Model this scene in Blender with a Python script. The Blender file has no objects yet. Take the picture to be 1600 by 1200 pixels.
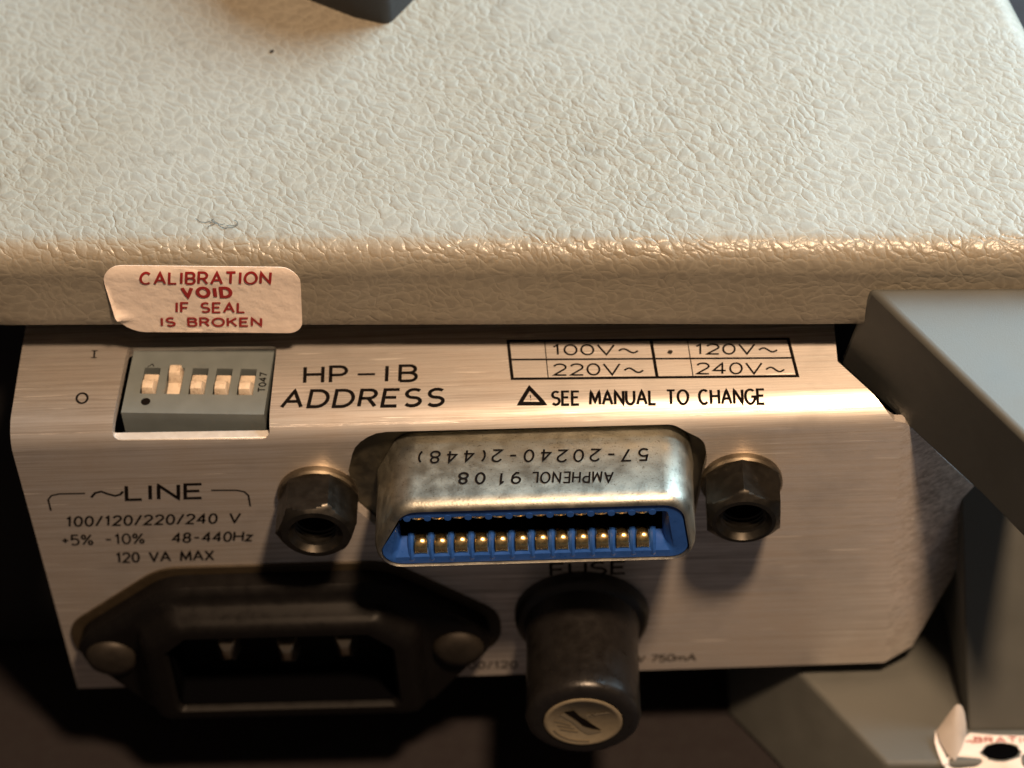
import bpy, math, random
from mathutils import Vector, Matrix, noise
from mathutils.geometry import delaunay_2d_cdt

S = 0.001            # everything below is written in millimetres
scene = bpy.context.scene
col = scene.collection
R = math.radians

# ------------------------------------------------------------------ camera
cam_d = bpy.data.cameras.new("camera")
cam = bpy.data.objects.new("camera", cam_d); col.objects.link(cam)
def _rz(a): return Matrix.Rotation(a, 3, 'Z')
def _rx(a): return Matrix.Rotation(a, 3, 'X')
_m = (_rz(R(3.7177)) @ _rx(R(42.1638)) @ _rz(R(-4.5289))).to_4x4()
_m.translation = Vector((6.711, -203.962, 231.426)) * S
cam.matrix_world = _m
cam_d.sensor_width = 36.0
cam_d.lens = 36.0 * 4527.7 / 1600.0
cam_d.clip_start = 0.01; cam_d.clip_end = 20
cam_d.dof.use_dof = True
cam_d.dof.focus_distance = 0.306
cam_d.dof.aperture_fstop = 22.0
scene.camera = cam

# ------------------------------------------------------------------ world, lamps, exposure
w = bpy.data.worlds.new("World"); scene.world = w; w.use_nodes = True
bg = w.node_tree.nodes["Background"]
bg.inputs[0].default_value = (0.070, 0.052, 0.040, 1); bg.inputs[1].default_value = 1.0

def aim(o, loc, tgt):
    o.location = Vector(loc) * S
    d = (Vector(tgt) - Vector(loc)).normalized()
    o.rotation_euler = d.to_track_quat('-Z', 'Y').to_euler()
# warm desk lamp, above and in front, a little to the right
kl = bpy.data.lights.new("desk_lamp", 'SPOT'); ko = bpy.data.objects.new("desk_lamp", kl); col.objects.link(ko)
kl.energy = 11.3; kl.color = (1.0, 0.67, 0.41); kl.shadow_soft_size = 0.020
kl.spot_size = R(60); kl.spot_blend = 0.7
aim(ko, (84, -138, 382), (15, 6, 0))
# cool daylight from a window beyond the instrument, to the right
wl = bpy.data.lights.new("window_light", 'AREA'); wo = bpy.data.objects.new("window_light", wl); col.objects.link(wo)
wl.shape = 'RECTANGLE'; wl.size = 0.50; wl.size_y = 0.36
wl.energy = 16.5; wl.color = (0.60, 0.85, 1.0)
aim(wo, (430, 330, 360), (30, 40, 10))

scene.view_settings.view_transform = 'Standard'
scene.view_settings.look = 'None'
scene.view_settings.exposure = 0.0
scene.view_settings.gamma = 1.0
scene.view_settings.use_curve_mapping = False
scene.render.engine = 'CYCLES'

# ------------------------------------------------------------------ materials
def mat(name, base=(.5,.5,.5), rough=.5, metal=0.0, spec=None, coat=0):
    m = bpy.data.materials.new(name); m.use_nodes = True
    b = m.node_tree.nodes["Principled BSDF"]
    b.inputs["Base Color"].default_value = (*base, 1)
    b.inputs["Roughness"].default_value = rough
    b.inputs["Metallic"].default_value = metal
    if spec is not None: b.inputs["Specular IOR Level"].default_value = spec
    if coat: b.inputs["Coat Weight"].default_value = coat
    return m, m.node_tree, b
def N(nt, typ, **kw):
    n = nt.nodes.new(typ)
    for k, v in kw.items():
        if k in n.inputs: n.inputs[k].default_value = v
        else: setattr(n, k, v)
    return n
def coords(nt, sc, rot=(0,0,0)):
    """object coordinates in mm, scaled per axis"""
    tc = nt.nodes.new("ShaderNodeTexCoord"); mp = nt.nodes.new("ShaderNodeMapping")
    nt.links.new(tc.outputs["Object"], mp.inputs["Vector"])
    mp.inputs["Scale"].default_value = tuple(1000*s for s in sc)
    mp.inputs["Rotation"].default_value = rot
    return mp.outputs["Vector"]
def ramp(nt, fac, stops):
    r = nt.nodes.new("ShaderNodeValToRGB"); e = r.color_ramp.elements
    while len(e) < len(stops): e.new(0.5)
    for el, (p, c) in zip(e, stops):
        el.position = p; el.color = (*c, 1) if len(c) == 3 else c
    nt.links.new(fac, r.inputs["Fac"]); return r.outputs["Color"]
def mathn(nt, op, a, b=None):
    n = nt.nodes.new("ShaderNodeMath"); n.operation = op
    for i, v in enumerate((a, b)):
        if v is None: continue
        if isinstance(v, (int, float)): n.inputs[i].default_value = v
        else: nt.links.new(v, n.inputs[i])
    return n.outputs[0]
def mixc(nt, fac, a, b, mode='MIX'):
    n = nt.nodes.new("ShaderNodeMix"); n.data_type = 'RGBA'; n.blend_type = mode
    for sock, v in ((n.inputs[0], fac), (n.inputs[6], a), (n.inputs[7], b)):
        if isinstance(v, (int, float)): sock.default_value = v
        elif isinstance(v, tuple): sock.default_value = (*v, 1)
        else: nt.links.new(v, sock)
    return n.outputs[2]
def bump(nt, h, dist_mm, strength, prev=None):
    n = nt.nodes.new("ShaderNodeBump"); n.inputs["Distance"].default_value = dist_mm*S
    n.inputs["Strength"].default_value = strength
    nt.links.new(h, n.inputs["Height"])
    if prev is not None: nt.links.new(prev, n.inputs["Normal"])
    return n.outputs["Normal"]

# --- grained vinyl of the cover
M = {}
m, nt, b = mat("vinyl", (.3,.27,.21), .5, spec=.32); M['vinyl'] = m
v0 = coords(nt, (1,1,1))
sp = nt.nodes.new("ShaderNodeSeparateXYZ"); nt.links.new(v0, sp.inputs[0])
nz = N(nt, "ShaderNodeTexNoise", Scale=0.16, Detail=3.0, Roughness=.45); nt.links.new(v0, nz.inputs["Vector"])
va = nt.nodes.new("ShaderNodeVectorMath"); va.operation = 'MULTIPLY_ADD'
nt.links.new(nz.outputs["Color"], va.inputs[0]); va.inputs[1].default_value = (3.6,3.6,3.6); nt.links.new(v0, va.inputs[2])
nz2 = N(nt, "ShaderNodeTexNoise", Scale=0.75, Detail=2.0, Roughness=.5); nt.links.new(v0, nz2.inputs["Vector"])
vb = nt.nodes.new("ShaderNodeVectorMath"); vb.operation = 'MULTIPLY_ADD'
nt.links.new(nz2.outputs["Color"], vb.inputs[0]); vb.inputs[1].default_value = (1.15,1.15,1.15); nt.links.new(va.outputs[0], vb.inputs[2])
va = vb
def cells(rot, scl, feat):
    mp = nt.nodes.new("ShaderNodeMapping"); mp.vector_type = 'TEXTURE'; nt.links.new(va.outputs[0], mp.inputs["Vector"])
    mp.inputs["Rotation"].default_value = (0, 0, R(rot)); mp.inputs["Scale"].default_value = scl
    vo = N(nt, "ShaderNodeTexVoronoi", Scale=1.0, feature=feat); nt.links.new(mp.outputs[0], vo.inputs["Vector"])
    return vo.outputs["Distance"]
d1 = cells(-48, (1.75,1.08,1.25), 'F1')
pil = mathn(nt, 'SUBTRACT', 1.0, mathn(nt, 'MULTIPLY', d1, d1))            # rounded pebbles
e1 = cells(-48, (1.75,1.08,1.25), 'DISTANCE_TO_EDGE')
g1 = ramp(nt, e1, [(0,(0,0,0)), (.10,(.5,.5,.5)), (.28,(1,1,1))])
e2 = cells(-40, (5.5,1.9,2.0), 'DISTANCE_TO_EDGE')                            # long shallow creases
g2 = ramp(nt, e2, [(0,(0,0,0)), (.10,(.8,.8,.8)), (.22,(1,1,1))])
fine = N(nt, "ShaderNodeTexNoise", Scale=3.0, Detail=5.0, Roughness=.6); nt.links.new(v0, fine.inputs["Vector"])
patchy = N(nt, "ShaderNodeTexNoise", Scale=0.045, Detail=2.0); nt.links.new(v0, patchy.inputs["Vector"])
amt = N(nt, "ShaderNodeMapRange"); nt.links.new(patchy.outputs["Fac"], amt.inputs[0]); amt.inputs[1].default_value = .35; amt.inputs[2].default_value = .65; amt.inputs[3].default_value = .45; amt.inputs[4].default_value = 1.1
h = mathn(nt, 'ADD', mathn(nt, 'MULTIPLY', pil, .60), mathn(nt, 'MULTIPLY', g1, .42))
h = mathn(nt, 'ADD', h, mathn(nt, 'MULTIPLY', g2, .30))
h = mathn(nt, 'MULTIPLY', h, amt.outputs[0])
h = mathn(nt, 'ADD', h, mathn(nt, 'MULTIPLY', fine.outputs["Fac"], .20))
# worn, polished band along the folded rear edge; smoother rear face below it
dist = mathn(nt, 'ADD', sp.outputs[1], mathn(nt, 'MULTIPLY', sp.outputs[0], .0414))      # mm behind world y=0 along the fold
edge = mathn(nt, 'SUBTRACT', dist, 12.174+1.5)
wob = mathn(nt, 'MULTIPLY', mathn(nt, 'SUBTRACT', fine.outputs["Fac"], .5), 3.0)
wear = ramp(nt, mathn(nt, 'ABSOLUTE', mathn(nt, 'ADD', edge, wob)), [(0,(1,1,1)), (.75,(.8,.8,.8)), (1.0,(0,0,0))])
isface = ramp(nt, mathn(nt, 'ADD', mathn(nt, 'MULTIPLY', mathn(nt, 'SUBTRACT', dist, 12.174), .5), .5), [(.52,(1,1,1)), (.72,(0,0,0))])
hs = mathn(nt, 'SUBTRACT', 1.0, mathn(nt, 'MULTIPLY', isface, .45))
nt.links.new(bump(nt, mathn(nt, 'MULTIPLY', h, hs), 0.19, 0.62), b.inputs["Normal"])
c = mixc(nt, g1, (.240,.226,.190), (.203,.190,.160))
big = N(nt, "ShaderNodeTexNoise", Scale=0.05, Detail=4.0); nt.links.new(v0, big.inputs["Vector"])
c = mixc(nt, ramp(nt, big.outputs["Fac"], [(.35,(0,0,0)),(.7,(1,1,1))]), c, mixc(nt, 1.0, c, (.90,.87,.82), 'MULTIPLY'))
dirt = N(nt, "ShaderNodeTexNoise", Scale=0.16, Detail=7.0, Roughness=.72); nt.links.new(v0, dirt.inputs["Vector"])
df = mathn(nt, 'MULTIPLY', ramp(nt, dirt.outputs["Fac"], [(.58,(0,0,0)),(.74,(.8,.8,.8))]), mathn(nt, 'SUBTRACT', 1.0, mathn(nt, 'MULTIPLY', g1, .75)))
c = mixc(nt, df, c, (.09,.075,.055))
c = mixc(nt, mathn(nt, 'MULTIPLY', wear, .5), c, (.27,.22,.155))
nt.links.new(c, b.inputs["Base Color"])
rr = N(nt, "ShaderNodeMapRange"); nt.links.new(fine.outputs["Fac"], rr.inputs[0]); rr.inputs[3].default_value = .46; rr.inputs[4].default_value = .62
nt.links.new(mathn(nt, 'SUBTRACT', rr.outputs[0], mathn(nt, 'MULTIPLY', wear, .30)), b.inputs["Roughness"])

# --- brushed aluminium
m, nt, b = mat("brushed_aluminium", (.7,.66,.62), .3, .86); M['alu'] = m
def streak(x, yz, det=3.0, ro=.6):
    n = N(nt, "ShaderNodeTexNoise", Scale=1.0, Detail=det, Roughness=ro); nt.links.new(coords(nt, (x, yz, yz)), n.inputs["Vector"]); return n.outputs["Fac"]
s1, s2, s3 = streak(.035, 1.5), streak(.07, 3.4, 2.0), streak(.15, 8, 2.0)
st = mathn(nt, 'ADD', mathn(nt, 'ADD', mathn(nt, 'MULTIPLY', s1, .45), mathn(nt, 'MULTIPLY', s2, .35)), mathn(nt, 'MULTIPLY', s3, .20))
scr = ramp(nt, streak(.11, 2.6, 1.0), [(.67,(0,0,0)),(.73,(1,1,1))])
blot = N(nt, "ShaderNodeTexNoise", Scale=.09, Detail=5.0, Roughness=.65); nt.links.new(coords(nt, (1,1,1)), blot.inputs["Vector"])
c = mixc(nt, ramp(nt, st, [(.40,(0,0,0)),(.60,(1,1,1))]), (.50,.46,.43), (.93,.885,.85))
c = mixc(nt, scr, c, (.95,.91,.87))
c = mixc(nt, ramp(nt, blot.outputs["Fac"], [(.48,(0,0,0)),(.72,(.55,.55,.55))]), c, mixc(nt, 1.0, c, (.66,.60,.55), 'MULTIPLY'))
nt.links.new(c, b.inputs["Base Color"])
rr = N(nt, "ShaderNodeMapRange"); nt.links.new(st, rr.inputs[0]); rr.inputs[1].default_value = .36; rr.inputs[2].default_value = .64; rr.inputs[3].default_value = .50; rr.inputs[4].default_value = .34
nt.links.new(mathn(nt, 'ADD', rr.outputs[0], mathn(nt, 'MULTIPLY', mathn(nt, 'SUBTRACT', blot.outputs["Fac"], .5), .22)), b.inputs["Roughness"])
nt.links.new(bump(nt, mathn(nt, 'ADD', st, mathn(nt, 'MULTIPLY', scr, .25)), 0.035, 0.75), b.inputs["Normal"])
b.inputs["Anisotropic"].default_value = .72       # brushed along x: the lobe spreads across the grain
tg = nt.nodes.new("ShaderNodeCombineXYZ"); tg.inputs[1].default_value = .707; tg.inputs[2].default_value = -.707
nt.links.new(tg.outputs[0], b.inputs["Tangent"])

def simple(key, base, rough, metal=0.0, spec=None, var=0.0, vs=.8, bmp=0.0, bs=6.0, dark=None, dthr=(.6,.7), ds=2.0):
    m, nt, b = mat(key, base, rough, metal, spec); M[key] = m
    v = coords(nt, (1,1,1))
    cc = None
    if var:
        n1 = N(nt, "ShaderNodeTexNoise", Scale=vs, Detail=5.0); nt.links.new(v, n1.inputs["Vector"])
        cc = mixc(nt, n1.outputs["Fac"], tuple(x*(1-var) for x in base), tuple(min(1, x*(1+var)) for x in base))
        rr = N(nt, "ShaderNodeMapRange"); nt.links.new(n1.outputs["Fac"], rr.inputs[0]); rr.inputs[1].default_value = .3; rr.inputs[2].default_value = .7
        rr.inputs[3].default_value = max(.05, rough-.08); rr.inputs[4].default_value = min(1, rough+.1)
        nt.links.new(rr.outputs[0], b.inputs["Roughness"])
    if dark:
        n2 = N(nt, "ShaderNodeTexNoise", Scale=ds, Detail=6.0, Roughness=.75); nt.links.new(v, n2.inputs["Vector"])
        f = ramp(nt, n2.outputs["Fac"], [(dthr[0],(0,0,0)),(dthr[1],(1,1,1))])
        cc = mixc(nt, f, cc if cc is not None else base, dark)
    if cc is not None: nt.links.new(cc, b.inputs["Base Color"])
    if bmp:
        n3 = N(nt, "ShaderNodeTexNoise", Scale=bs, Detail=3.0); nt.links.new(v, n3.inputs["Vector"])
        nt.links.new(bump(nt, n3.outputs["Fac"], bmp, .6), b.inputs["Normal"])
    return m
simple('zinc', (.43,.425,.37), .46, 1.0, var=.16, vs=.6, bmp=.03, bs=4.0, dark=(.14,.12,.09), dthr=(.57,.66), ds=4.2)
simple('cut_edge', (.60,.58,.55), .5, .35, var=.1, vs=1.5, bmp=.05, bs=2)
simple('flange_steel', (.20,.185,.14), .5, 1.0, var=.3, vs=.7)
simple('standoff', (.050,.046,.040), .36, .9, var=.25, vs=.9, dark=(.08,.06,.04), ds=.9)
simple('washer_steel', (.26,.22,.165), .45, 1.0, var=.2)
simple('bare_steel', (.62,.52,.38), .35, 1.0, var=.2)
simple('black_plastic', (.005,.0045,.0045), .42, spec=.14, var=.15, bmp=.01, bs=5)
simple('matte_black', (.010,.009,.0085), .34, spec=.45, var=.35, bmp=.03, bs=4, dark=(.05,.042,.035), dthr=(.70,.78), ds=1.5)
simple('void_black', (.002,.002,.0025), .9, spec=0.0)  # near-black put into openings in place of their shade
simple('chassis_paint', (.010,.010,.012), .7)
simple('blue_plastic', (.020,.085,.35), .32, var=.25, vs=1.0, bmp=.02)
simple('gold', (1.0,.70,.33), .26, 1.0, var=.15, vs=2.0)
simple('grey_plastic', (.088,.092,.086), .60, var=.10, vs=.25, bmp=.035, bs=7, dark=(.16,.155,.14), dthr=(.70,.74), ds=1.4)
simple('handle_plastic', (.012,.014,.017), .5, var=.3, vs=.5, bmp=.06, bs=1.6)
simple('paper', (.80,.705,.645), .6, var=.07, vs=.5, bmp=.22, bs=.75)
simple('paper_back', (.42,.38,.35), .7, var=.08)
simple('ink', (.006,.0045,.004), .8, spec=.06)
simple('worn_ink', (.030,.025,.020), .8, spec=.1, var=.5, vs=3)
simple('faded_ink', (.085,.075,.060), .8, spec=.1, var=.5, vs=3)
simple('red_ink', (.30,.016,.018), .55)
simple('dip_plastic', (.135,.158,.162), .5, var=.14, vs=.6, bmp=.02, dark=(.20,.185,.16), dthr=(.60,.8), ds=.5)
simple('lever_white', (.62,.525,.42), .6, var=.15, vs=2.0, bmp=.14, bs=2.2, dark=(.30,.21,.15), dthr=(.52,.70), ds=1.3)
simple('gasket', (.034,.025,.014), .5, var=.25, spec=.4)
simple('screw_dark', (.030,.025,.020), .55, .5, var=.25)
simple('disc_label', (.42,.36,.25), .38, .6, var=.12, vs=1.5, bmp=.03)
simple('disc_relief', (.50,.44,.32), .32, .7)
simple('table_cloth', (.010,.0072,.0085), .9, var=.35, vs=.5, bmp=.25, bs=1.8)

# ------------------------------------------------------------------ mesh helpers
def mk(name, verts, faces, m, parent=None, smooth=None, bevel=0, segs=2, label=None):
    me = bpy.data.meshes.new(name)
    me.from_pydata([tuple(c*S for c in v) for v in verts], [], faces); me.update()
    import bmesh
    bm = bmesh.new(); bm.from_mesh(me); bmesh.ops.recalc_face_normals(bm, faces=bm.faces); bm.to_mesh(me); bm.free()
    if smooth is not None:
        for p in me.polygons: p.use_smooth = True
        me.set_sharp_from_angle(angle=R(smooth))
    me.materials.append(M[m])
    o = bpy.data.objects.new(name, me); col.objects.link(o)
    if parent is not None: o.parent = parent; o.matrix_parent_inverse = parent.matrix_world.inverted()
    if bevel:
        md = o.modifiers.new("bevel", 'BEVEL'); md.width = bevel*S; md.segments = segs; md.limit_method = 'ANGLE'; md.angle_limit = R(35)
        md.harden_normals = False
        for p in me.polygons: p.use_smooth = True
        me.set_sharp_from_angle(angle=R(60))
    if label: o["label"] = label
    return o
def loft(rings, cap0=True, cap1=True):
    n = len(rings[0]); vs = [p for r in rings for p in r]; fs = []
    for i in range(len(rings)-1):
        for j in range(n):
            k = (j+1) % n
            fs.append((i*n+j, i*n+k, (i+1)*n+k, (i+1)*n+j))
    if cap0: fs.append(tuple(range(n-1, -1, -1)))
    if cap1: fs.append(tuple((len(rings)-1)*n+j for j in range(n)))
    return vs, fs
def box(x0,x1,y0,y1,z0,z1):
    return loft([[(x0,y0,z0),(x1,y0,z0),(x1,y1,z0),(x0,y1,z0)], [(x0,y0,z1),(x1,y0,z1),(x1,y1,z1),(x0,y1,z1)]])
def prism(poly, z0, z1):
    return loft([[(x,y,z0) for x,y in poly], [(x,y,z1) for x,y in poly]])
def rpoly(corners, radii, n=6):
    """closed 2D polygon with rounded corners, n+1 points per corner"""
    out = []; k = len(corners)
    for i in range(k):
        p = Vector(corners[i]); a = Vector(corners[i-1]); c = Vector(corners[(i+1) % k]); r = radii[i] if hasattr(radii,'__len__') else radii
        d1 = (a-p).normalized(); d2 = (c-p).normalized()
        ang = d1.angle(d2); t = min(r/math.tan(ang/2), (a-p).length*.48, (c-p).length*.48); r = t*math.tan(ang/2)
        bis = (d1+d2).normalized(); cen = p + bis*(r/math.sin(ang/2))
        v1 = p+d1*t-cen; v2 = p+d2*t-cen
        a1 = math.atan2(v1.y, v1.x); a2 = math.atan2(v2.y, v2.x); da = (a2-a1+math.pi) % (2*math.pi) - math.pi
        for j in range(n+1):
            th = a1+da*j/n; out.append((cen.x+r*math.cos(th), cen.y+r*math.sin(th)))
    return out
def circ(cx, cz, r, n=40, ph=0): return [(cx+r*math.cos(ph+2*math.pi*i/n), cz+r*math.sin(ph+2*math.pi*i/n)) for i in range(n)]
def ringy(poly, y): return [(x, y, z) for x, z in poly]
def ctr_scale(poly, f, c): return [(c[0]+(x-c[0])*f, c[1]+(z-c[1])*f) for x, z in poly]

# ------------------------------------------------------------------ stroke lettering
def arc(cx, cy, rx, ry, a0, a1, n=10):
    return [(cx+rx*math.cos(R(a0+(a1-a0)*i/n)), cy+ry*math.sin(R(a0+(a1-a0)*i/n))) for i in range(n+1)]
G = {}
def g(ch, w, *st): G[ch] = (w, st)
g(' ', .45); g('A', .78, [(0,0),(.39,1),(.78,0)], [(.14,.34),(.64,.34)])
g('B', .62, [(0,0),(0,1),(.36,1)]+arc(.36,.765,.22,.235,90,-90,8)+[(0,.53)], [(0.0,.53),(.37,.53)]+arc(.37,.265,.25,.265,90,-90,8)+[(0,0)])
g('C', .74, arc(.40,.5,.40,.5,48,312,18)); g('D', .72, [(0,0),(0,1),(.3,1)]+arc(.3,.5,.42,.5,90,-90,12)+[(0,0)])
g('E', .58, [(.58,0),(0,0),(0,1),(.58,1)], [(0,.52),(.5,.52)]); g('F', .56, [(0,0),(0,1),(.56,1)], [(0,.5),(.48,.5)])
g('G', .78, arc(.42,.5,.42,.5,48,345,18)+[(.82,.46),(.5,.46)]); g('H', .68, [(0,0),(0,1)], [(.68,0),(.68,1)], [(0,.52),(.68,.52)])
g('I', .12, [(.06,0),(.06,1)]); g('K', .66, [(0,0),(0,1)], [(.64,1),(0,.4)], [(.22,.58),(.66,0)])
g('L', .54, [(0,1),(0,0),(.54,0)]); g('M', .84, [(0,0),(.06,1),(.42,.15),(.78,1),(.84,0)]); g('N', .70, [(0,0),(0,1),(.70,0),(.70,1)])
g('O', .86, arc(.43,.5,.43,.5,90,450,26)); g('P', .60, [(0,0),(0,1),(.33,1)]+arc(.33,.73,.27,.27,90,-90,8)+[(0,.46)])
g('R', .64, [(0,0),(0,1),(.34,1)]+arc(.34,.74,.26,.26,90,-90,8)+[(0,.48)], [(.32,.48),(.64,0)])
g('S', .62, arc(.31,.745,.29,.255,40,270,10)+arc(.31,.25,.31,.25,90,-145,10)); g('T', .68, [(.34,0),(.34,1)], [(0,1),(.68,1)])
g('U', .68, [(0,1),(0,.36)]+arc(.34,.34,.34,.34,180,360,10)+[(.68,1)]); g('V', .72, [(0,1),(.36,0),(.72,1)])
g('X', .66, [(0,0),(.66,1)], [(0,1),(.66,0)]); g('Z', .62, [(0,1),(.62,1),(0,0),(.62,0)])
g('z', .48, [(0,.62),(.46,.62),(0,0),(.48,0)]); g('m', .8, [(0,0),(0,.62)], arc(.2,.42,.2,.2,180,0,6)+[(.4,0)], arc(.6,.42,.2,.2,180,0,6)+[(.8,0)])
g('0', .54, arc(.27,.5,.27,.5,90,450,20)); g('1', .32, [(.04,.78),(.22,1),(.22,0)])
g('2', .56, arc(.28,.72,.27,.28,165,-35,9)+[(0,0),(.56,0)]); g('4', .58, [(.42,0),(.42,1),(0,.30),(.58,.30)])
g('5', .54, [(.5,1),(.08,1),(.04,.56)]+arc(.25,.32,.29,.32,130,-140,10)); g('7', .54, [(0,1),(.54,1),(.18,0)])
g('8', .54, arc(.27,.76,.23,.24,-90,270,14), arc(.27,.26,.27,.26,90,450,14)); g('9', .54, arc(.27,.70,.27,.30,0,360,14), [(.54,.70),(.5,.3),(.3,0),(.1,.02)])
g('/', .40, [(0,-.02),(.40,1.02)]); g('-', .50, [(.06,.46),(.44,.46)]); g('+', .42, [(.0,.46),(.42,.46)], [(.21,.24),(.21,.68)])
g('%', .78, [(.08,0),(.66,1)], arc(.14,.78,.13,.2,90,450,10), arc(.62,.2,.13,.2,90,450,10))
g('(', .28, arc(.42,.5,.40,.62,130,230,8)); g(')', .28, arc(-.14,.5,.40,.62,50,-50,8))
g('~', .84, [(.84*i/14, .40+.20*math.sin(2*math.pi*i/14)) for i in range(15)])
def ribbon(pts, hw, closed=False):
    """mitred flat ribbon along a 2D polyline"""
    q = [Vector(pts[0])]
    for p in pts[1:]:
        if (Vector(p)-q[-1]).length > 1e-4: q.append(Vector(p))
    closed = closed or (len(q) > 4 and (q[0]-q[-1]).length < hw*.5)
    if closed: q = q[:-1] if (q[0]-q[-1]).length < hw*.5 else q
    n = len(q); L = []; Rr = []
    for i in range(n):
        a = q[i-1] if (i > 0 or closed) else None; c = q[(i+1) % n] if (i < n-1 or closed) else None
        d1 = (q[i]-a).normalized() if a is not None else None; d2 = (c-q[i]).normalized() if c is not None else None
        d1 = d1 if d1 is not None else d2; d2 = d2 if d2 is not None else d1
        n1 = Vector((-d1.y, d1.x)); n2 = Vector((-d2.y, d2.x)); mm = n1+n2
        if mm.length < .2: mm = n1
        mm.normalize(); k = min(1/max(mm.dot(n1), .3), 1.9)
        L.append(q[i]+mm*hw*k); Rr.append(q[i]-mm*hw*k)
    vs = L+Rr; fs = [(i, (i+1) % n, n+(i+1) % n, n+i) for i in range(n if closed else n-1)]
    return vs, fs
class Ink:
    """flat printed strokes collected on one surface; mapping turns (u,v,lift) into space"""
    def __init__(s, mapping): s.map = mapping; s.v = []; s.f = []; s.k = 0
    def stroke(s, pts, hw, closed=False):
        q = [Vector(pts[0])]
        for p in pts[1:]:
            d_ = Vector(p)-q[-1]; n_ = max(1, math.ceil(d_.length/.35)); a_ = q[-1]
            q += [a_+d_*(i+1)/n_ for i in range(n_)]
        vs, fs = ribbon(q, hw, closed); o = len(s.v); s.k += 1
        for p in vs: s.v.append(s.map(p[0], p[1], .004*(s.k % 4)))
        s.f += [tuple(o+i for i in f) for f in fs]
    def text(s, txt, BL, BR, TL, hw, gap=.26, jit=0.0):
        BL, BR, TL = Vector(BL), Vector(BR), Vector(TL); U = BR-BL; V = TL-BL
        tot = sum(G[c][0] for c in txt)+gap*(len(txt)-1); x = 0; rnd = random.Random(txt)
        for ch in txt:
            wd, sts = G[ch]; dj = rnd.uniform(-jit, jit)
            for st in sts: s.stroke([BL+U*((x+px)/tot)+V*(py+dj) for px, py in st], hw)
            x += wd+gap
    def fill(s, pts):
        o = len(s.v); s.k += 1
        for p in pts: s.v.append(s.map(p[0], p[1], .004*(s.k % 4)))
        s.f.append(tuple(range(o, o+len(pts))))
    def build(s, name, m, parent, label=None):
        me = bpy.data.meshes.new(name); me.from_pydata([tuple(c*S for c in v) for v in s.v], [], s.f); me.update()
        me.materials.append(M[m]); o = bpy.data.objects.new(name, me); col.objects.link(o); o.parent = parent
        o.matrix_parent_inverse = parent.matrix_world.inverted()
        if label: o["label"] = label
        return o

TABLE_Z = -62.0
# ------------------------------------------------------------------ table
tv, tf = [], []
nx, ny = 60, 50
for j in range(ny+1):
    for i in range(nx+1):
        x = -500+1000*i/nx; y = -400+1000*j/ny
        tv.append((x, y, TABLE_Z))
for j in range(ny):
    for i in range(nx): a = j*(nx+1)+i; tf.append((a, a+1, a+nx+2, a+nx+1))
t = mk("table", tv, tf, 'table_cloth', smooth=60); t["kind"] = "structure"; t["label"] = "dark brown cloth covered table top under the instrument"

# ------------------------------------------------------------------ instrument
inst = bpy.data.objects.new("instrument", None); col.objects.link(inst)
inst.location = (0, .03, TABLE_Z*S); inst.empty_display_size = .02
inst["label"] = "beige vinyl covered electronic instrument, rear corner with sockets, fuse and grey bumper"
inst["category"] = "instrument"
bpy.context.view_layer.update()

# --- chassis behind the rear panel
mk("chassis", *box(-150, 46, 19, 130, TABLE_Z, 5.2), 'chassis_paint', inst, bevel=1)

# --- vinyl covered top cover
SL = -0.0414
def Yc(x): return 12.174 + SL*x
def cover():
    prof = [(4.0, 1.38), (.3, 1.35), (0.0, 1.7)]           # (distance behind face, z)
    for z in (3,4.5,6,7.5,9): prof.append((0.0 + .05*math.sin(z), z))
    for i in range(0, 11):
        a = R(90*i/10); prof.append((3.4*(1-math.cos(a)), 9.2+3.4*math.sin(a)))
    for d in (5,7,10,14,19,25,32,40,50,62,75,90,110): prof.append((d, 12.6))
    xs = [-150+ (150-95)*0] + [-120, -95] + [-80+4*i for i in range(33)]
    rows = []
    for d, z in prof:
        row = []
        xe = 60.6 - d*.235                                  # right-hand edge of the cover
        for x in xs:
            xx = -150 + (x+150)*(xe-3+150)/(48+150)
            row.append((xx, Yc(xx)+d, z + .12*noise.noise(Vector((xx*.06, d*.06+z*.2, 3)))))
        for i in range(1, 9):                              # rolled right edge
            a = R(90*i/8)
            row.append((xe-3+3*math.sin(a), Yc(xe)+d, z-3*(1-math.cos(a)) if z > 4.4 else z))
        row.append((xe, Yc(xe)+d, 1.35 if z > 1.35 else z))
        rows.append(row)
    n = len(rows[0]); vs = [p for r in rows for p in r]
    fs = [(j*n+i, j*n+i+1, (j+1)*n+i+1, (j+1)*n+i) for j in range(len(rows)-1) for i in range(n-1)]
    return mk("top_cover", vs, fs, 'vinyl', inst, smooth=50, label="beige grained vinyl cover with rolled rear edge")
cov = cover()
# ink scribble and speck on the vinyl
ik = Ink(lambda u, v, l: (u, v, 12.70+l))
rnd = random.Random(4)
for k in range(6):
    x = -40.6+rnd.random()*6.5; y = 17.2+rnd.random()*2.0; pts = []
    a = rnd.random()*6
    for i in range(7): pts.append((x, y)); a += rnd.uniform(-1.1, 1.1); x += .38*math.cos(a); y += .30*math.sin(a)
    ik.stroke(pts, .035)
ik.build("ink_scribble", 'faded_ink', cov)
ik = Ink(lambda u, v, l: (u, v, 12.72+l)); ik.fill([(-33.9+.26*math.cos(i*.9)*(1+.3*math.sin(i*2)), 45.3+.26*math.sin(i*.9)) for i in range(7)])
ik.build("speck", 'worn_ink', cov)

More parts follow.
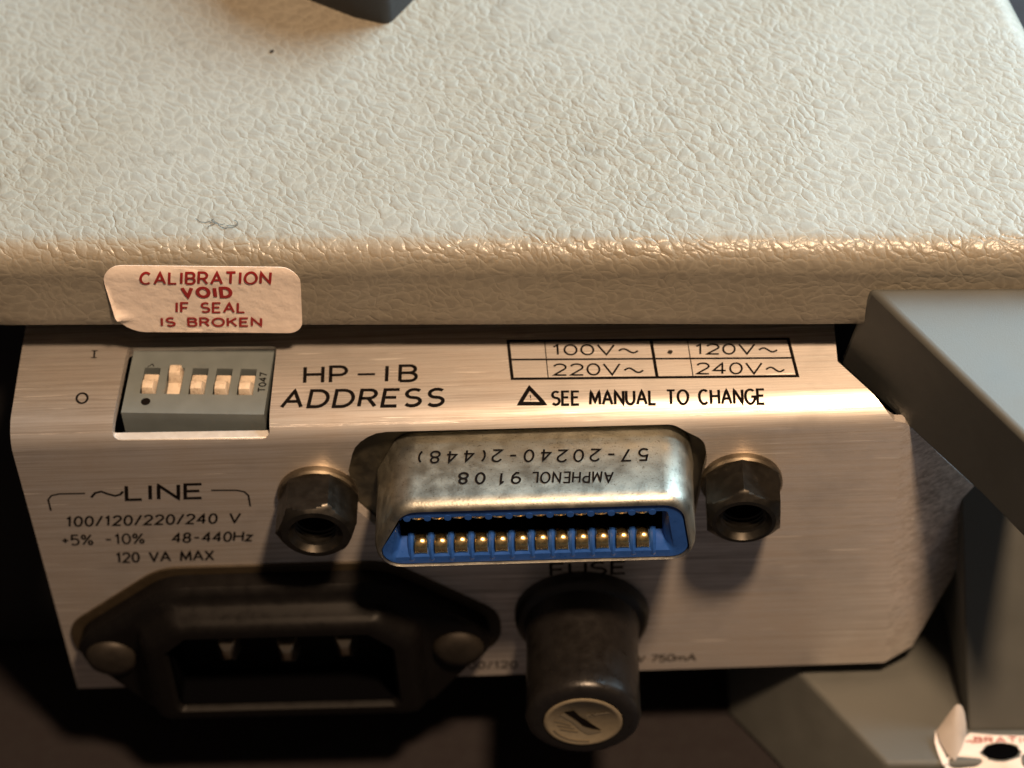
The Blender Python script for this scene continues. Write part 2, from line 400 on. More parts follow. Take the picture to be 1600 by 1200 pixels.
# --- dark handle end standing on the cover
hp = rpoly([(-32.6,55.5), (-24.6,50.6), (-20.7,49.1), (-15.5,57.0), (-14.0,80), (-45,80)], [3,4,1.2,3,3,3], 5)
cx, cy = -26, 66
hv, hf = loft([[(x,y,12.55) for x,y in hp], [(x,y,19) for x,y in hp], [(cx+(x-cx)*.97, cy+(y-cy)*.97, 21) for x,y in hp], [(cx+(x-cx)*.88, cy+(y-cy)*.90, 22) for x,y in hp]])
mk("handle_end", hv, hf, 'handle_plastic', inst, smooth=40, label="dark slate plastic handle end on the vinyl cover")

# --- calibration seal on the cover's rear face
def face_map(off):
    def f(u, v, l):
        # wraps a little over the rolled edge at the top
        d = 0.0 if v < 9.2 else 3.4*(1-math.sqrt(max(0, 1-((v-9.2)/3.4)**2)))
        ripple = .10*noise.noise(Vector((u*.35, v*.5, 7)))
        cr = math.hypot((u+49.9)/1.7, (v-3.1)/.42)
        crease = .9*math.exp(-cr*cr)*max(0, (-47.5-u)/3)
        return (u, Yc(u)+d-off-l-abs(ripple)-crease, v)
    return f
fm = face_map(.10)
out = rpoly([(-50.95,10.62), (-29.15,10.35), (-29.95,.42), (-50.0,.66)], [2.1,2.0,1.8,3.0], 6)
xs = [p[0] for p in out]; nu, nv = 44, 22
grid = []
def pip(p, poly):
    x, y = p; c = False
    for i in range(len(poly)):
        (x1,y1),(x2,y2) = poly[i], poly[i-1]
        if (y1 > y) != (y2 > y) and x < (x2-x1)*(y-y1)/(y2-y1)+x1: c = not c
    return c
def sheet2d(outer, holes=(), lines=(), extra=()):
    vs = []; es = []
    def loop(l):
        o = len(vs); vs.extend(Vector(p) for p in l); es.extend((o+i, o+(i+1) % len(l)) for i in range(len(l)))
    loop(outer)
    for hh in holes: loop(hh)
    for a, b2 in lines:
        o = len(vs); vs.extend((Vector(a), Vector(b2))); es.append((o, o+1))
    vs.extend(Vector(p) for p in extra)
    rv, re, rf, *_ = delaunay_2d_cdt(vs, es, [], 1, 1e-5)
    fs = []
    for f in rf:
        c = sum((rv[i] for i in f), Vector((0,0)))/len(f)
        if pip(c, outer) and not any(pip(c, hh) for hh in holes): fs.append(tuple(f))
    used = sorted({i for f in fs for i in f}); mp_ = {o: i for i, o in enumerate(used)}
    return [tuple(rv[i]) for i in used], [tuple(mp_[i] for i in f) for f in fs]
def solid_sheet(v2, f2, top, bot):
    """give a triangulated sheet thickness: top/bot map 2D points to 3D"""
    n = len(v2); vs = [top(*p) for p in v2]+[bot(*p) for p in v2]
    fs = list(f2)+[tuple(n+i for i in reversed(f)) for f in f2]
    cnt = {}
    for f in f2:
        for i in range(3):
            e = (f[i], f[(i+1) % 3]); cnt[tuple(sorted(e))] = cnt.get(tuple(sorted(e)), [])+[e]
    for k, l in cnt.items():
        if len(l) == 1: a, b2 = l[0]; fs.append((b2, a, n+a, n+b2))
    return vs, fs
inner = [(-51.2+22.4*i/40, .3+10.4*j/20) for i in range(41) for j in range(21)]
inner = [p for p in inner if pip(p, out)]
v2, f2 = sheet2d(out, extra=inner)
fb = face_map(.02)
vs, fs = solid_sheet(v2, f2, lambda u, v: fm(u, v, 0), lambda u, v: fb(u, v, 0))
seal = mk("calibration_seal", vs, fs, 'paper', inst, smooth=60, label="white paper calibration seal with red print on the vinyl edge")
fi = face_map(.19); 
def skt(*a): 
    i_ = Ink(lambda u, v, l: fi(u, v, l)); i_.text(*a); i_.build('lettering', 'red_ink', seal)
skt('CALIBRATION', (-46.74,8.23), (-32.63,8.25), (-46.48,9.85), .14, .30)
skt('VOID', (-42.36,6.22), (-37.12,6.20), (-42.30,7.60), .205, .42)
skt('IF SEAL', (-43.5,3.86), (-35.96,3.79), (-43.29,5.30), .13, .30)
skt('IS BROKEN', (-45.44,1.71), (-34.39,1.65), (-45.29,2.94), .13, .30)

# the cover stands 5 mm above the shelf of the rear panel
hnd = next(o for o in col.objects if o.name == "handle_end")
for o in (cov, seal, hnd):
    o.location = (.12*S, -3.78*S, 4.0*S); o.scale = (.9827, 1, 1)

# --- rear panel: one bent sheet (shelf, bend, vertical face, chamfered right end)
RB = 3.0; SB = RB*math.pi/2; XR = 34.5; CA = R(24); TH = 1.3
def panel_pos(x, s, off=0.0):
    """x along the panel, s down the bent sheet, off = depth below the outer skin"""
    if s <= 0: y, z = RB-s, -off
    elif s < SB:
        a = s/RB; y = RB-(RB-off)*math.sin(a); z = -RB+(RB-off)*math.cos(a)
    else: y, z = off, -RB-(s-SB)
    if x > XR:
        d = x-XR; x = XR+d*math.cos(CA); y += d*math.sin(CA)
    return (x, y, z)
def s_of_z(z): return SB+(-RB-z)
sB = s_of_z(-45.55)
outer = [(-61.05,-19.5), (-61.05, s_of_z(-45.95)), (XR+.1, s_of_z(-45.05)), (XR+3.69, s_of_z(-44.05)), (XR+8.5, s_of_z(-33.4)), (XR+11.28, s_of_z(-22.2)), (XR+10.83, s_of_z(-19.4)), (XR+6.26, s_of_z(-11.9)), (XR+2.05, s_of_z(-4.98)), (XR+.6, 4.4), (33.9,3.9), (31.0,-.1), (28.2,-4.0), (28.2,-19.5)]
dip_hole = rpoly([(-49.3,-9.3), (-50.0,3.35), (-33.0,3.75), (-32.75,-8.8)], [.5,.9,.9,.5], 4)
sc_ = s_of_z
con_hole = rpoly([(-25.3,sc_(-8.5)), (-23.6,3.3), (10.4,3.45), (13.6,sc_(-4.2)), (13.9,sc_(-7.2)), (12.5,sc_(-17)), (10,sc_(-18.5)), (-22,sc_(-18.5)), (-24.9,sc_(-14))], [3,4,2.2,2.5,3,1,1,1,3], 5)
inl_hole = [(-34.9+14*math.cos(i*math.pi/10), sc_(-35.8)+7.5*math.sin(i*math.pi/10)) for i in range(20)]
fus_hole = [(-1.2+5.5*math.cos(i*math.pi/10), sc_(-34.3)+5.5*math.sin(i*math.pi/10)) for i in range(20)]
lines = [((-61.05, SB*i/10), (60, SB*i/10)) for i in range(11)]
lines = [((-61.05, SB*i/10), (XR-.6, SB*i/10)) for i in range(11)] + [((XR-.01,5.2),(XR-.01,s_of_z(-45.04)))]
v2, f2 = sheet2d(outer, [dip_hole, con_hole, inl_hole, fus_hole], lines)
vs, fs = solid_sheet(v2, f2, lambda x, s: panel_pos(x, s), lambda x, s: panel_pos(x, s, TH))
panel = mk("rear_panel", vs, fs, 'alu', inst, smooth=28, label="bent brushed aluminium rear panel with black printed lettering")

# raw cut edge of the sheet along the front of the switch opening
mk("cutout_edge", *loft([[(-49.95,.28,-1.62), (-33.05,.28,-1.98), (-33.05,1.42,-1.98), (-49.95,1.42,-1.62)], [(-49.95,.5,-2.6), (-33.05,.5,-2.9), (-33.05,1.42,-2.9), (-49.95,1.42,-2.6)]]), 'cut_edge', panel, bevel=.12)

# printing on the shelf
def line(mapping, m, parent, *a, **k):
    i_ = Ink(mapping); i_.text(*a, **k); return i_.build('lettering', m, parent)
SM = lambda u, v, l: (*panel_pos(u, RB-v, -.035-l),)
FM = lambda u, v, l: (u, -.03-l, v)
def sht(*a): return line(SM, 'ink', panel, *a)
def frt(*a): return line(FM, 'ink', panel, *a)
def fwt(*a): return line(FM, 'worn_ink', panel, *a)
def strokes(mapping, m, parent, name, *st):
    i_ = Ink(mapping)
    for p_, h_ in st: i_.stroke(p_, h_)
    return i_.build(name, m, parent)
sht('HP', (-29.38,6.27), (-24.85,6.19), (-29.44,8.55), .195, .30)
strokes(SM, 'ink', panel, 'lettering', ([(-23.65,7.25), (-21.75,7.20)], .15))
sht('IB', (-20.65,6.11), (-17.27,6.05), (-20.65,8.35), .195, .45)
sht('ADDRESS', (-31.68,2.84), (-14.35,2.41), (-31.41,5.15), .205, .30)
strokes(SM, 'ink', panel, 'lettering', ([(-52.86,10.95), (-52.9,12.0)], .10), ([(-53.2,10.95), (-52.55,10.93)], .06), ([(-53.2,12.0), (-52.55,11.98)], .06))
sht('O', (-54.1,4.30), (-52.9,4.30), (-54.2,5.75), .12)
sht('SEE MANUAL TO CHANGE', (-2.55,2.10), (20.1,1.50), (-2.55,3.85), .15, .26)
for tx, a, bb, c in (('100V~',(-2.45,9.25),(6.8,8.85),(-2.5,10.70)), ('220V~',(-2.35,6.25),(7.3,5.92),(-2.4,7.85)), ('120V~',(13.0,8.68),(21.8,8.35),(13.05,10.12)), ('240V~',(13.03,5.80),(22.4,5.42),(13.1,7.35))):
    sht(tx, a, bb, c, .11, .20)
tb = Ink(lambda u, v, l: (*panel_pos(u, RB-v, -.035-l),))
tb.stroke([(-7.35,11.5), (23.1,10.5), (23.8,5.02), (-6.85,5.9), (-7.35,11.5)], .17, True)
tb.stroke([(-7.1,8.72), (23.4,7.68)], .12); tb.stroke([(-3.35,11.3), (-2.97,5.85)], .05); tb.stroke([(8.24,10.95), (8.75,5.55)], .17); tb.stroke([(12.19,10.85), (12.62,5.45)], .05)
tb.build("voltage_table", 'ink', panel)
wt = Ink(lambda u, v, l: (*panel_pos(u, RB-v, -.035-l),))
wt.stroke([(-5.0,4.50), (-6.0,2.36), (-3.45,2.27), (-5.0,4.50)], .23, True)
wt.stroke([(-4.92,3.5), (-4.86,3.0)], .05); wt.stroke([(-4.85,2.82), (-4.84,2.72)], .05)
wt.build("warning_triangle", 'ink', panel)
sm = Ink(lambda u, v, l: (*panel_pos(u, RB-v, -.035-l),))
sm.fill([(10.26+.30*math.cos(i*.7)*(1+.4*math.sin(i*3)), 9.1+.32*math.sin(i*.7)) for i in range(9)]); sm.build("pen_mark", 'worn_ink', panel)
# printing on the vertical face
frt('LINE', (-49.92,-11.29), (-41.63,-11.34), (-49.61,-8.95), .20, .24)
pts = [(-53.75,-10.7), (-53.2,-9.95), (-52.5,-9.75), (-51.8,-10.2), (-51.1,-10.55), (-50.5,-10.35), (-50.1,-9.85)]
strokes(FM, 'ink', panel, 'lettering', (pts, .14))
strokes(FM, 'ink', panel, 'bracket', ([(-54.32,-9.99), (-57.2,-9.93), (-58.1,-10.2), (-58.57,-10.9), (-58.58,-12.78)], .10))
strokes(FM, 'ink', panel, 'bracket', ([(-40.4,-10.08), (-37.6,-10.2), (-36.8,-10.5), (-36.43,-11.15), (-36.45,-13.01)], .10))
frt('100/120/220/240 V', (-57.3,-15.55), (-38.0,-15.78), (-57.0,-13.95), .125, .26)
frt('+5% -10%', (-58.3,-18.85), (-49.1,-18.92), (-58.1,-17.15), .115, .22)
frt('48-440Hz', (-45.9,-18.92), (-37.0,-19.0), (-45.6,-17.35), .125, .24)
frt('120 VA MAX', (-52.7,-22.2), (-41.75,-22.25), (-52.5,-20.55), .13, .24)
frt('FUSE', (-3.84,-26.85), (4.55,-26.78), (-3.78,-24.7), .17, .26)
fwt('100/120', (-15.0,-43.95), (-8.6,-44.1), (-14.95,-42.7), .10, .22, .06)
fwt('V', (5.6,-43.7), (6.35,-43.73), (5.75,-42.4), .09); fwt('750mA', (7.15,-43.65), (12.4,-43.68), (7.3,-42.35), .10, .18, .05)

# --- DIP address switch in the shelf cutout
DA = R(-3.4)
def rot2(x, y, cx=-41.1, cy=7.2): 
    dx, dy = x-cx, y-cy; return (cx+dx*math.cos(DA)-dy*math.sin(DA), cy+dx*math.sin(DA)+dy*math.cos(DA))
dx0, dx1, dy0, dy1 = -48.95, -33.35, 2.75, 12.6
slots = []
for k in range(5):
    xk = -46.45+2.66*k; slots.append([(xk-.88,5.55), (xk+.88,5.55), (xk+.88,9.35), (xk-.88,9.35)])
v2, f2 = sheet2d([(dx0,dy0),(dx1,dy0),(dx1,dy1),(dx0,dy1)], slots)
vs, fs = solid_sheet(v2, f2, lambda x, y: (*rot2(x,y), -.5), lambda x, y: (*rot2(x,y), -5.4))
dip = mk("dip_switch", vs, fs, 'dip_plastic', inst, label="blue grey five lever address switch set into the shelf")
fl = [rot2(dx0+.3,dy0+.3), rot2(dx1-.3,dy0+.3), rot2(dx1-.3,dy1-.3), rot2(dx0+.3,dy1-.3)]
mk("slot_floor", *prism(fl, -2.6, -2.3), 'void_black', dip)
for k in range(5):
    xk = -46.45+2.66*k; up = (k == 1)
    # sliding plate with a raised nib: profile along y
    if up: prof = [(9.25,-1.3), (9.2,.20), (8.95,.36), (8.05,.30), (7.85,-.10), (7.7,-1.15), (5.75,-1.25), (5.75,-1.6)]
    else:  prof = [(8.55,-1.3), (8.5,-.62), (7.3,-.50), (6.9,.28), (6.55,.42), (5.75,.30), (5.62,-.2), (5.62,-1.3)]
    rings = []
    for xo, sx in ((-.82,.0), (-.70,.06), (.70,.06), (.82,.0)):
        ring = []
        for (yy, zz) in prof:
            nib = .24 if zz > -.3 else 0.0
            xx = xo*(1-nib); ring.append((*rot2(xk+xx, yy), zz-(.08 if abs(xo) > .75 else 0)))
        rings.append(ring)
    mk("lever", *loft(rings), 'lever_white', dip, smooth=35, bevel=.05, label="switch lever pushed to the back" if up else None)
dk = Ink(lambda u, v, l: (u, v, -.47+l))
dk.fill([(-46.65+.52*math.cos(i*math.pi/9), 4.70+.52*math.sin(i*math.pi/9)) for i in range(18)])
dk.text('T047', (-33.72,5.55), (-33.66,8.35), (-34.45,5.58), .075, .22)
dk.stroke([(-46.9,9.75), (-46.4,10.2), (-46.2,9.8)], .05)
dk.build("lettering", 'ink', dip)

# --- ribbon connector
def D(ins, insb=None, n=6):
    ib = ins if insb is None else insb
    return rpoly([(-19.2+ins*.8,-2.15-ins), (-23.35+ins*.75,-12.35+ib), (12.55-ins*.75,-12.35+ib), (11.7-ins*.8,-2.15-ins)], [2.9-ins*.6,2.7-ins*.5,2.5-ins*.5,2.9-ins*.6], n)
def drop(ring): return [(x, y, z-max(0, (y+8.2))*.12*max(0, min(1, (z+10)/6))) for x, y, z in ring]
rings = [drop(ringy(D(-.2), 1.35)), drop(ringy(D(-.05), .3)), drop(ringy(D(0), -.8)), ringy(D(0), -8.2)]
for i in range(1, 8):
    a = R(90*i/7); q = 1-math.cos(a); rings.append(ringy(D(.95*q, .16*q), -8.2-1.6*math.sin(a)))
rings += [ringy(D(1.0,.20), -9.4), ringy(D(1.0,.20), -7.0)]
vs, fs = loft(rings, False, False)
shell = mk("connector_shell", vs, fs, 'zinc', inst, smooth=40, label="zinc plated ribbon connector shell with upside down printing")
# flange plate behind the panel opening
mk("flange", *[ (lambda q: q)(loft([ringy([(-27.5,-.9),(15.5,-.9),(15.5,-19.5),(-27.5,-19.5)],1.5), ringy([(-27.5,-.9),(15.5,-.9),(15.5,-19.5),(-27.5,-19.5)],2.6)]))[i] for i in (0,1)], 'flange_steel', shell)
# blue insert: lip ring, sloped ledge, dark slot
def rr4(x0,x1,z0,z1,r,n=6): return rpoly([(x0,z1),(x0,z0),(x1,z0),(x1,z1)], r, n)
rings = [ringy(D(1.02,.22), -7.2), ringy(D(1.02,.22), -9.35), ringy(D(1.22,.42), -9.58),
         ringy(rpoly([(-19.2,-4.35),(-20.4,-10.9),(10.0,-10.9),(9.4,-4.35)],.5), -9.55),
         ringy(rr4(-19.6,9.2,-10.3,-4.5,.3), -9.05), ringy(rr4(-19.2,8.8,-9.3,-4.6,.2), -7.9)]
ins = mk("insert", *loft(rings, False, False), 'blue_plastic', shell, smooth=35)
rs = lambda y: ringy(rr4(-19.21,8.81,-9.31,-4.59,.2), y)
mk("slot_shade", *loft([rs(-7.89), rs(-.4)], False, True), 'void_black', shell)  # added black liner, stands in for the shade deep inside the slot
X0 = -17.06
gold_prof = [(-9.12,-10.5), (-9.28,-9.9), (-9.22,-9.35), (-8.95,-8.90), (-8.45,-8.68), (-7.9,-8.80), (-7.2,-9.15), (-7.2,-9.5), (-8.3,-9.7), (-8.9,-10.5)]
me_c = None
top_prof = [(-9.12,-4.55), (-9.0,-4.95), (-8.4,-5.2), (-5.0,-5.2), (-1.0,-5.1), (-1.0,-4.6), (-8.0,-4.55)]
proto = {}
for k in range(12):
    for nm, prof in (("lower", gold_prof), ("upper", top_prof)):
        if nm not in proto:
            rings = []
            for xo, dz in ((-.66,-.16), (-.50,0), (0,.06), (.50,0), (.66,-.16)):
                sg = 1 if nm == "lower" else -1
                rings.append([(X0+xo, y-.25-(0.0 if abs(xo) > .5 else .02), z+sg*dz) for y, z in prof])
            o = mk("contact", *loft(rings), 'gold', shell, smooth=50); proto[nm] = o
        else:
            o = proto[nm].copy(); col.objects.link(o); o.parent = shell; o.matrix_parent_inverse = proto[nm].matrix_parent_inverse.copy()
            o.location = (k*2.159*S, 0, random.Random(k).uniform(-.05,.05)*S)
# blue ribs between the contacts
rp = None
for k in range(13):
    x = X0-1.08+2.159*k
    if rp is None:
        prof = [(-9.30,-11.3), (-9.45,-10.8), (-9.30,-10.1), (-8.8,-9.1), (-8.2,-8.55), (-7.6,-8.45), (-7.6,-9.2), (-8.4,-9.9), (-9.0,-11.2)]
        rings = [[(x+xo, y-.27+abs(xo)*.5, z-abs(xo)*.8) for y, z in [(a_, b_-.35) for a_, b_ in prof]] for xo in (-.32,-.20,0,.20,.32)]
        rp = mk("insert_rib", *loft(rings), 'blue_plastic', shell, smooth=50)
    else:
        o = rp.copy(); col.objects.link(o); o.parent = shell; o.matrix_parent_inverse = rp.matrix_parent_inverse.copy(); o.location = (k*2.159*S, 0, 0)
ru = None
for k in range(13):
    x = X0-1.08+2.159*k
    if ru is None:
        ru = mk("insert_tooth", *loft([[(x+.40*math.cos(q*math.pi/4), -9.60, -4.45+.45*math.sin(q*math.pi/4)) for q in range(8)], [(x+.40*math.cos(q*math.pi/4), -6.0, -4.45+.45*math.sin(q*math.pi/4)) for q in range(8)]]), 'blue_plastic', shell, smooth=60)
    else:
        o = ru.copy(); col.objects.link(o); o.parent = shell; o.matrix_parent_inverse = ru.matrix_parent_inverse.copy(); o.location = (k*2.159*S, 0, 0)
def cmap(u, v, l):
    zt = -2.10-max(0, v+8.2)*.12; v2_ = v+.9*(-2.37-zt); zt = -2.10-max(0, v2_+8.2)*.12
    return (u, v2_, zt+l)
ck = Ink(cmap)
ck.text('57-20240-2(448)', (7.56,-2.55), (-16.89,-1.90), (7.44,-4.15), .115, .46, .05)
ck.text('AMPHENOL', (3.76,-5.62), (-4.75,-5.40), (3.67,-7.05), .10, .34, .05)
ck.text('91', (-6.0,-5.40), (-8.2,-5.35), (-6.1,-6.85), .12, .5, .03); ck.text('08', (-9.8,-5.30), (-12.5,-5.20), (-9.9,-6.75), .13, .55, .03)
ck.build("lettering", 'ink', shell)

# --- hex jack-screw standoffs
def standoff(cx, cz, af, ph, lab, rf):
    Rr = af/2/math.cos(math.pi/6); n = 48
    def hexr(r, f):   # f: blend hexagon -> circle
        out = []
        for i in range(n):
            a = 2*math.pi*i/n; aa = (a % (math.pi/3))-math.pi/6
            rh = min(af/2/math.cos(aa), r); out.append((cx+rh*math.cos(a+ph), cz+rh*math.sin(a+ph)))
        return out
    rings = [ringy(hexr(Rr*.97,0), -1.0), ringy(hexr(Rr,0), -1.25), ringy(hexr(Rr,0), -5.2)]
    for i in range(1, 6): rings.append(ringy(hexr(Rr-.22*i*rf, 0), -5.2-.9*i/5))
    rings += [ringy(circ(cx,cz,af*.38,n,ph), -6.15), ringy(circ(cx,cz,af*.34,n,ph), -5.7), ringy(circ(cx,cz,af*.31,n,ph), -5.4), ringy(circ(cx,cz,af*.31,n,ph), -2)]
    o = mk("hex_standoff", *loft(rings), 'standoff', inst, smooth=22, label=lab)
    r = [ringy(circ(cx,cz,af*.54,n), .25), ringy(circ(cx,cz,af*.565,n), -.2), ringy(circ(cx,cz,af*.565,n), -.75), ringy(circ(cx,cz,af*.54,n), -1.0)]
    mk("washer", *loft(r), 'washer_steel', o, smooth=35)
    # thread turns inside the bore
    for q in range(4):
        rg = []
        for i in range(n):
            a = 2*math.pi*i/n; rg.append([(cx+(af*.315+d)*math.cos(a), -5.35+q*.55+dy, cz+(af*.315+d)*math.sin(a)) for d, dy in ((.02,-.15),(-.22,0),(.02,.15))])
        vv = [p for r3 in rg for p in r3]; ff = []
        for i in range(n):
            j = (i+1) % n
            for e in range(2): ff.append((i*3+e, j*3+e, j*3+e+1, i*3+e+1))
        mk("thread", vv, ff, 'standoff', o, smooth=60)
standoff(-28.7, -10.9, 7.9, R(8), "dark hex standoff with a bluish flat beside the line rating print", .8)
standoff(17.6, -10.85, 7.9, R(30), "dark hex standoff with a brassy bore beside the chamfered panel end", 1.0)

# --- mains inlet
ICX, ICZ = -35.05, -35.8
def hexa(hx, hz, wz, ear, cz=0.0):     # flange outline: flat top and bottom, slopes to the ears
    return rpoly([(ICX-wz,ICZ+hz), (ICX-hx,ICZ+ear), (ICX-hx,ICZ-ear), (ICX-wz,ICZ-hz), (ICX+wz,ICZ-hz), (ICX+hx,ICZ-ear), (ICX+hx,ICZ+ear), (ICX+wz,ICZ+hz)], [7,4.4,4.4,7,7,4.4,4.4,7], 6)
def bodyp(hx, hz, c, r):
    return rpoly([(ICX-hx+c,ICZ+hz), (ICX-hx,ICZ+hz-c), (ICX-hx,ICZ-hz+c*.2), (ICX-hx+c*.2,ICZ-hz), (ICX+hx-c*.2,ICZ-hz), (ICX+hx,ICZ-hz+c*.2), (ICX+hx,ICZ+hz-c), (ICX+hx-c,ICZ+hz)], r, 6)
rings = [ringy(hexa(23.7,11.4,12.5,2.2), -.35), ringy(hexa(23.7,11.4,12.5,2.2), -2.2), ringy(hexa(23.3,11.0,12.3,2.1), -2.75), ringy(hexa(22.6,10.5,12.2,2.0), -3.0)]
rings += [ringy(bodyp(17.2,9.9,4.2,2.6), -3.15), ringy(bodyp(16.3,9.4,4.0,2.6), -3.7), ringy(bodyp(15.8,9.1,3.8,2.4), -4.9), ringy(bodyp(15.4,8.8,3.7,2.3), -5.6), ringy(bodyp(14.9,8.4,3.6,2.2), -6.0), ringy(bodyp(14.3,7.9,3.4,2.0), -6.2),
          ringy(bodyp(13.2,6.9,2.8,1.0), -6.15), ringy(bodyp(12.8,6.6,2.7,.9), -5.6), ringy(bodyp(12.6,6.4,2.6,.8), 8)]
inlet = mk("power_inlet", *loft(rings), 'black_plastic', inst, smooth=30, label="black mains inlet socket with three prongs")
li = lambda q, y: ringy(bodyp(12.48*q,6.28*q,2.6,.8), y)
mk("recess_shade", *loft([li(1,-5.5), li(1,7.6)], False, True), 'void_black', inlet)  # added black liner, paints the shade of the socket opening
go = hexa(25.0,12.6,13.0,2.6)
mk("gasket", *loft([ringy(go,-.05), ringy(go,-.33)]), 'gasket', inlet, bevel=.06, label="thin amber brown gasket sheet under the inlet")
for px_, pz_ in ((-41.8,-36.6), (-34.9,-37.2), (-28.1,-36.5)):
    rg = []
    for y, sx, sz in ((7.5,1.15,1), (-1.0,1.15,1), (-2.2,.8,.8), (-2.7,.4,.45)):
        rg.append([(px_-1.05*sx,y,pz_-1.9*sz), (px_+1.05*sx,y,pz_-1.9*sz), (px_+1.05*sx,y,pz_+1.9*sz), (px_-1.05*sx,y,pz_+1.9*sz)])
    mk("prong", *loft(rg), 'bare_steel', inlet, bevel=.12)
for sx in (-1, 1):
    c = (ICX+20.1*sx, ICZ-.15)
    rg = [ringy(circ(*c,3.0,32), -2.6), ringy(circ(*c,3.0,32), -3.1), ringy(circ(*c,2.7,32), -3.6), ringy(circ(*c,2.0,32), -3.95), ringy(circ(*c,1.0,32), -4.1)]
    mk("mounting_screw", *loft(rg), 'screw_dark', inlet, smooth=50)

# --- fuse holder
FX, FZ = -.6, -34.0
def fr_(r, y, n=56): return ringy(circ(FX, FZ, r, n), y)
rg = [fr_(7.75,.2), fr_(7.75,-.5), fr_(7.6,-1.2), fr_(7.1,-1.7), fr_(6.65,-1.9), fr_(6.45,-2.6), fr_(6.38,-6), fr_(6.45,-13.0), fr_(6.5,-14.1), fr_(6.3,-14.8), fr_(5.9,-15.15), fr_(5.3,-15.25), fr_(4.55,-15.25), fr_(4.45,-15.0)]
fuse = mk("fuse_holder", *loft(rg), 'matte_black', inst, smooth=35, label="black round fuse holder with a pale emblem disc on its end")
mk("end_disc", *loft([fr_(4.4,-15.0), fr_(4.4,-15.28), fr_(4.25,-15.38), fr_(3.95,-15.38), fr_(3.85,-15.30)]), 'disc_label', fuse, smooth=40)
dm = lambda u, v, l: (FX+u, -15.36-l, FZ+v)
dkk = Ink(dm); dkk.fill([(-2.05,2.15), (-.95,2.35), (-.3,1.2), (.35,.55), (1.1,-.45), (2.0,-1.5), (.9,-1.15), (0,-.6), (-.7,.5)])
dkk.build("emblem_dark_band", 'ink', fuse)  # dark band of the emblem, drawn in ink
dr = Ink(dm)
dr.fill([(-2.6,1.6), (-2.0,1.9), (-1.0,.6), (-.3,-.5), (.8,-1.35), (2.1,-1.8), (.5,-2.3), (-.3,-1.5), (-1.2,.1)])
for k in range(5): dr.stroke([(.4+.5*k,.9+.18*k), (.7+.5*k,1.7+.05*k)], .10)
dr.stroke([(.3,1.35), (3.0,1.75)], .09)
for k in range(3): dr.stroke([(-3.2+.3*k,.4-.75*k), (-2.2+.3*k,.0-.75*k), (-1.4+.4*k,-.5-.6*k)], .09)
dr.stroke([(3.55*math.cos(R(a)), 3.55*math.sin(R(a))) for a in range(200, 290, 10)], .10)
dr.build("emblem_relief", 'disc_relief', fuse)

# --- grey corner bumper: upper arm, post, lower arm
def hull_prism(bot, top, zb, zt): return loft([[(x,y,zb) for x,y in bot], [(x,y,zt) for x,y in top]])
d = (13.6,-21.4)
topo = [(31.1,6.94), (45.0,-14.7), (48.3,-20.0), (49.5,-20.4), (49.5,6.2)]
boto = [(28.5,10.4), (42.2,-8.9), (48.0,-18.2), (49.5,-19.2), (49.5,9.2)]
ua = hull_prism(boto, topo, -4.0, 11.45)
bumper = mk("corner_bumper", *ua, 'grey_plastic', inst, bevel=.7, segs=4, label="grey moulded plastic corner bumper around the panel end")
post = hull_prism([(43.7,-8.0), (90,-9.0), (90,22), (41.5,22)], [(41.6,8.2), (90,8.2), (90,22), (41.0,22)], -48.1, -8.0)
mk("post", *post, 'grey_plastic', bumper, bevel=.35, segs=3)
lt = [(20.6,7.2), (24.5,1.5), (33.9,-12.3), (42.5,-12.55), (90,-12.55), (90,18), (20.6,18)]
lb = [(16.5,5.0), (21.2,-1.2), (31.0,-15.4), (42.5,-15.4), (90,-15.4), (90,18), (16.5,18)]
mk("lower_arm", *hull_prism(lb, lt, TABLE_Z+.02, -48.0), 'grey_plastic', bumper, bevel=.6, segs=4)
# flat black disc in place of the shade in the screw hole under the torn seal
sr = circ(47.0, -11.0, 1.0, 28)
mk("screw_hole_shade", *loft([[(47.2+2.1*math.cos(i*math.pi/14), -11.0+1.15*math.sin(i*math.pi/14), -48.4) for i in range(28)], [(47.2+2.1*math.cos(i*math.pi/14), -11.0+1.15*math.sin(i*math.pi/14), -47.94) for i in range(28)]]), 'void_black', bumper)

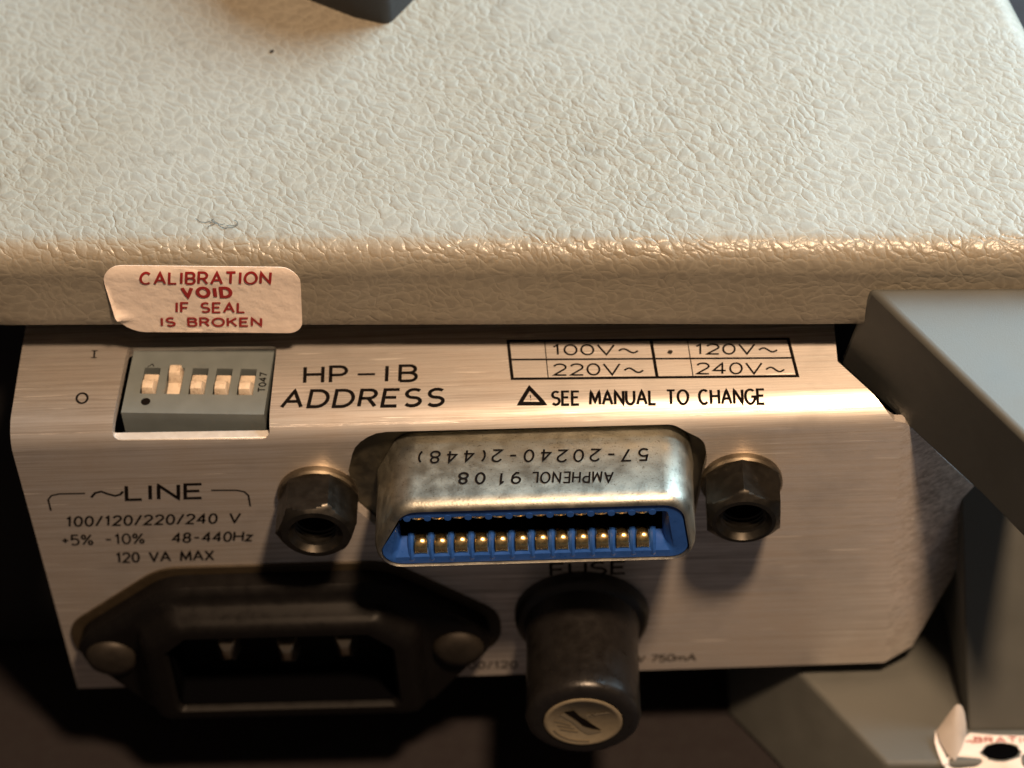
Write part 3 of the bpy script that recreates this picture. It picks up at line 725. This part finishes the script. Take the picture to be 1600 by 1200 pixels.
# --- torn seal on the lower arm
to = [(40.4,-12.4), (41.6,-11.2), (42.6,-9.6), (43.9,-8.35), (45.2,-8.55), (46.6,-8.75), (47.9,-8.85), (56,-9.3), (56,-14.5), (50,-14.6), (42.4,-14.6), (41.2,-13.9)]
th_ = [(47.2+2.35*math.cos(i*math.pi/10)-.2*math.sin(2*i), -11.15+1.35*math.sin(i*math.pi/10)) for i in range(20)]
v2, f2 = sheet2d(to, [th_])
def tz(x, y, o): 
    dz = 0 if y > -12.4 else (-12.4-y)*.9
    return (x, y, -47.90-o-dz+.08*noise.noise(Vector((x,y,0))))
vs, fs = solid_sheet(v2, f2, lambda x, y: tz(x,y,-.05), lambda x, y: tz(x,y,.03))
torn = mk("torn_seal", vs, fs, 'paper', inst, label="torn white seal with red print around a screw hole on the bumper")
# curled up flap, its grey back turned to the viewer
fl_ = [(40.0,-8.6,-47.0), (41.4,-7.75,-44.8), (42.0,-7.4,-44.0), (42.4,-7.3,-43.75), (42.85,-7.5,-44.0), (43.1,-7.95,-44.6), (43.25,-8.8,-45.5), (43.25,-9.7,-46.4), (42.7,-10.9,-47.2), (41.8,-12.3,-47.75), (40.9,-11.2,-47.75), (40.3,-9.8,-47.5)]
cf = tuple(sum(p_[i] for p_ in fl_)/len(fl_) for i in range(3))
front = [(cf[0]-.15, cf[1]-.25, cf[2]-.1)]+fl_
back = [(p_[0]+.04, p_[1]+.12, p_[2]+.03) for p_ in front]
n_ = len(fl_); vs = front+back; fs = []
for i in range(n_):
    j = (i+1) % n_
    fs += [(0, 1+i, 1+j), (n_+1, n_+2+j, n_+2+i), (1+i, n_+2+i, n_+2+j, 1+j)]
mk("curled_flap", vs, fs, 'paper_back', torn, smooth=60)
rim = [(39.85,-8.5,-47.0), (40.15,-9.9,-47.5), (40.7,-11.3,-47.75), (41.1,-12.6,-47.8), (40.35,-12.85,-47.8), (39.95,-11.3,-47.7), (39.65,-9.9,-47.4)]
mk("flap_edge", *loft([[(x, y, z+.06) for x, y, z in rim], [(x, y, z-.02) for x, y, z in rim]]), 'paper', torn)
tk = Ink(lambda u, v, l: (u, v, -47.80+l))
tk.text('BRATION', (44.3,-9.75), (52.5,-10.0), (44.35,-9.05), .085, .24, .05); tk.stroke([(43.3,-9.6), (43.9,-9.5), (44.1,-9.9)], .09)
tk.build("lettering", 'red_ink', torn)
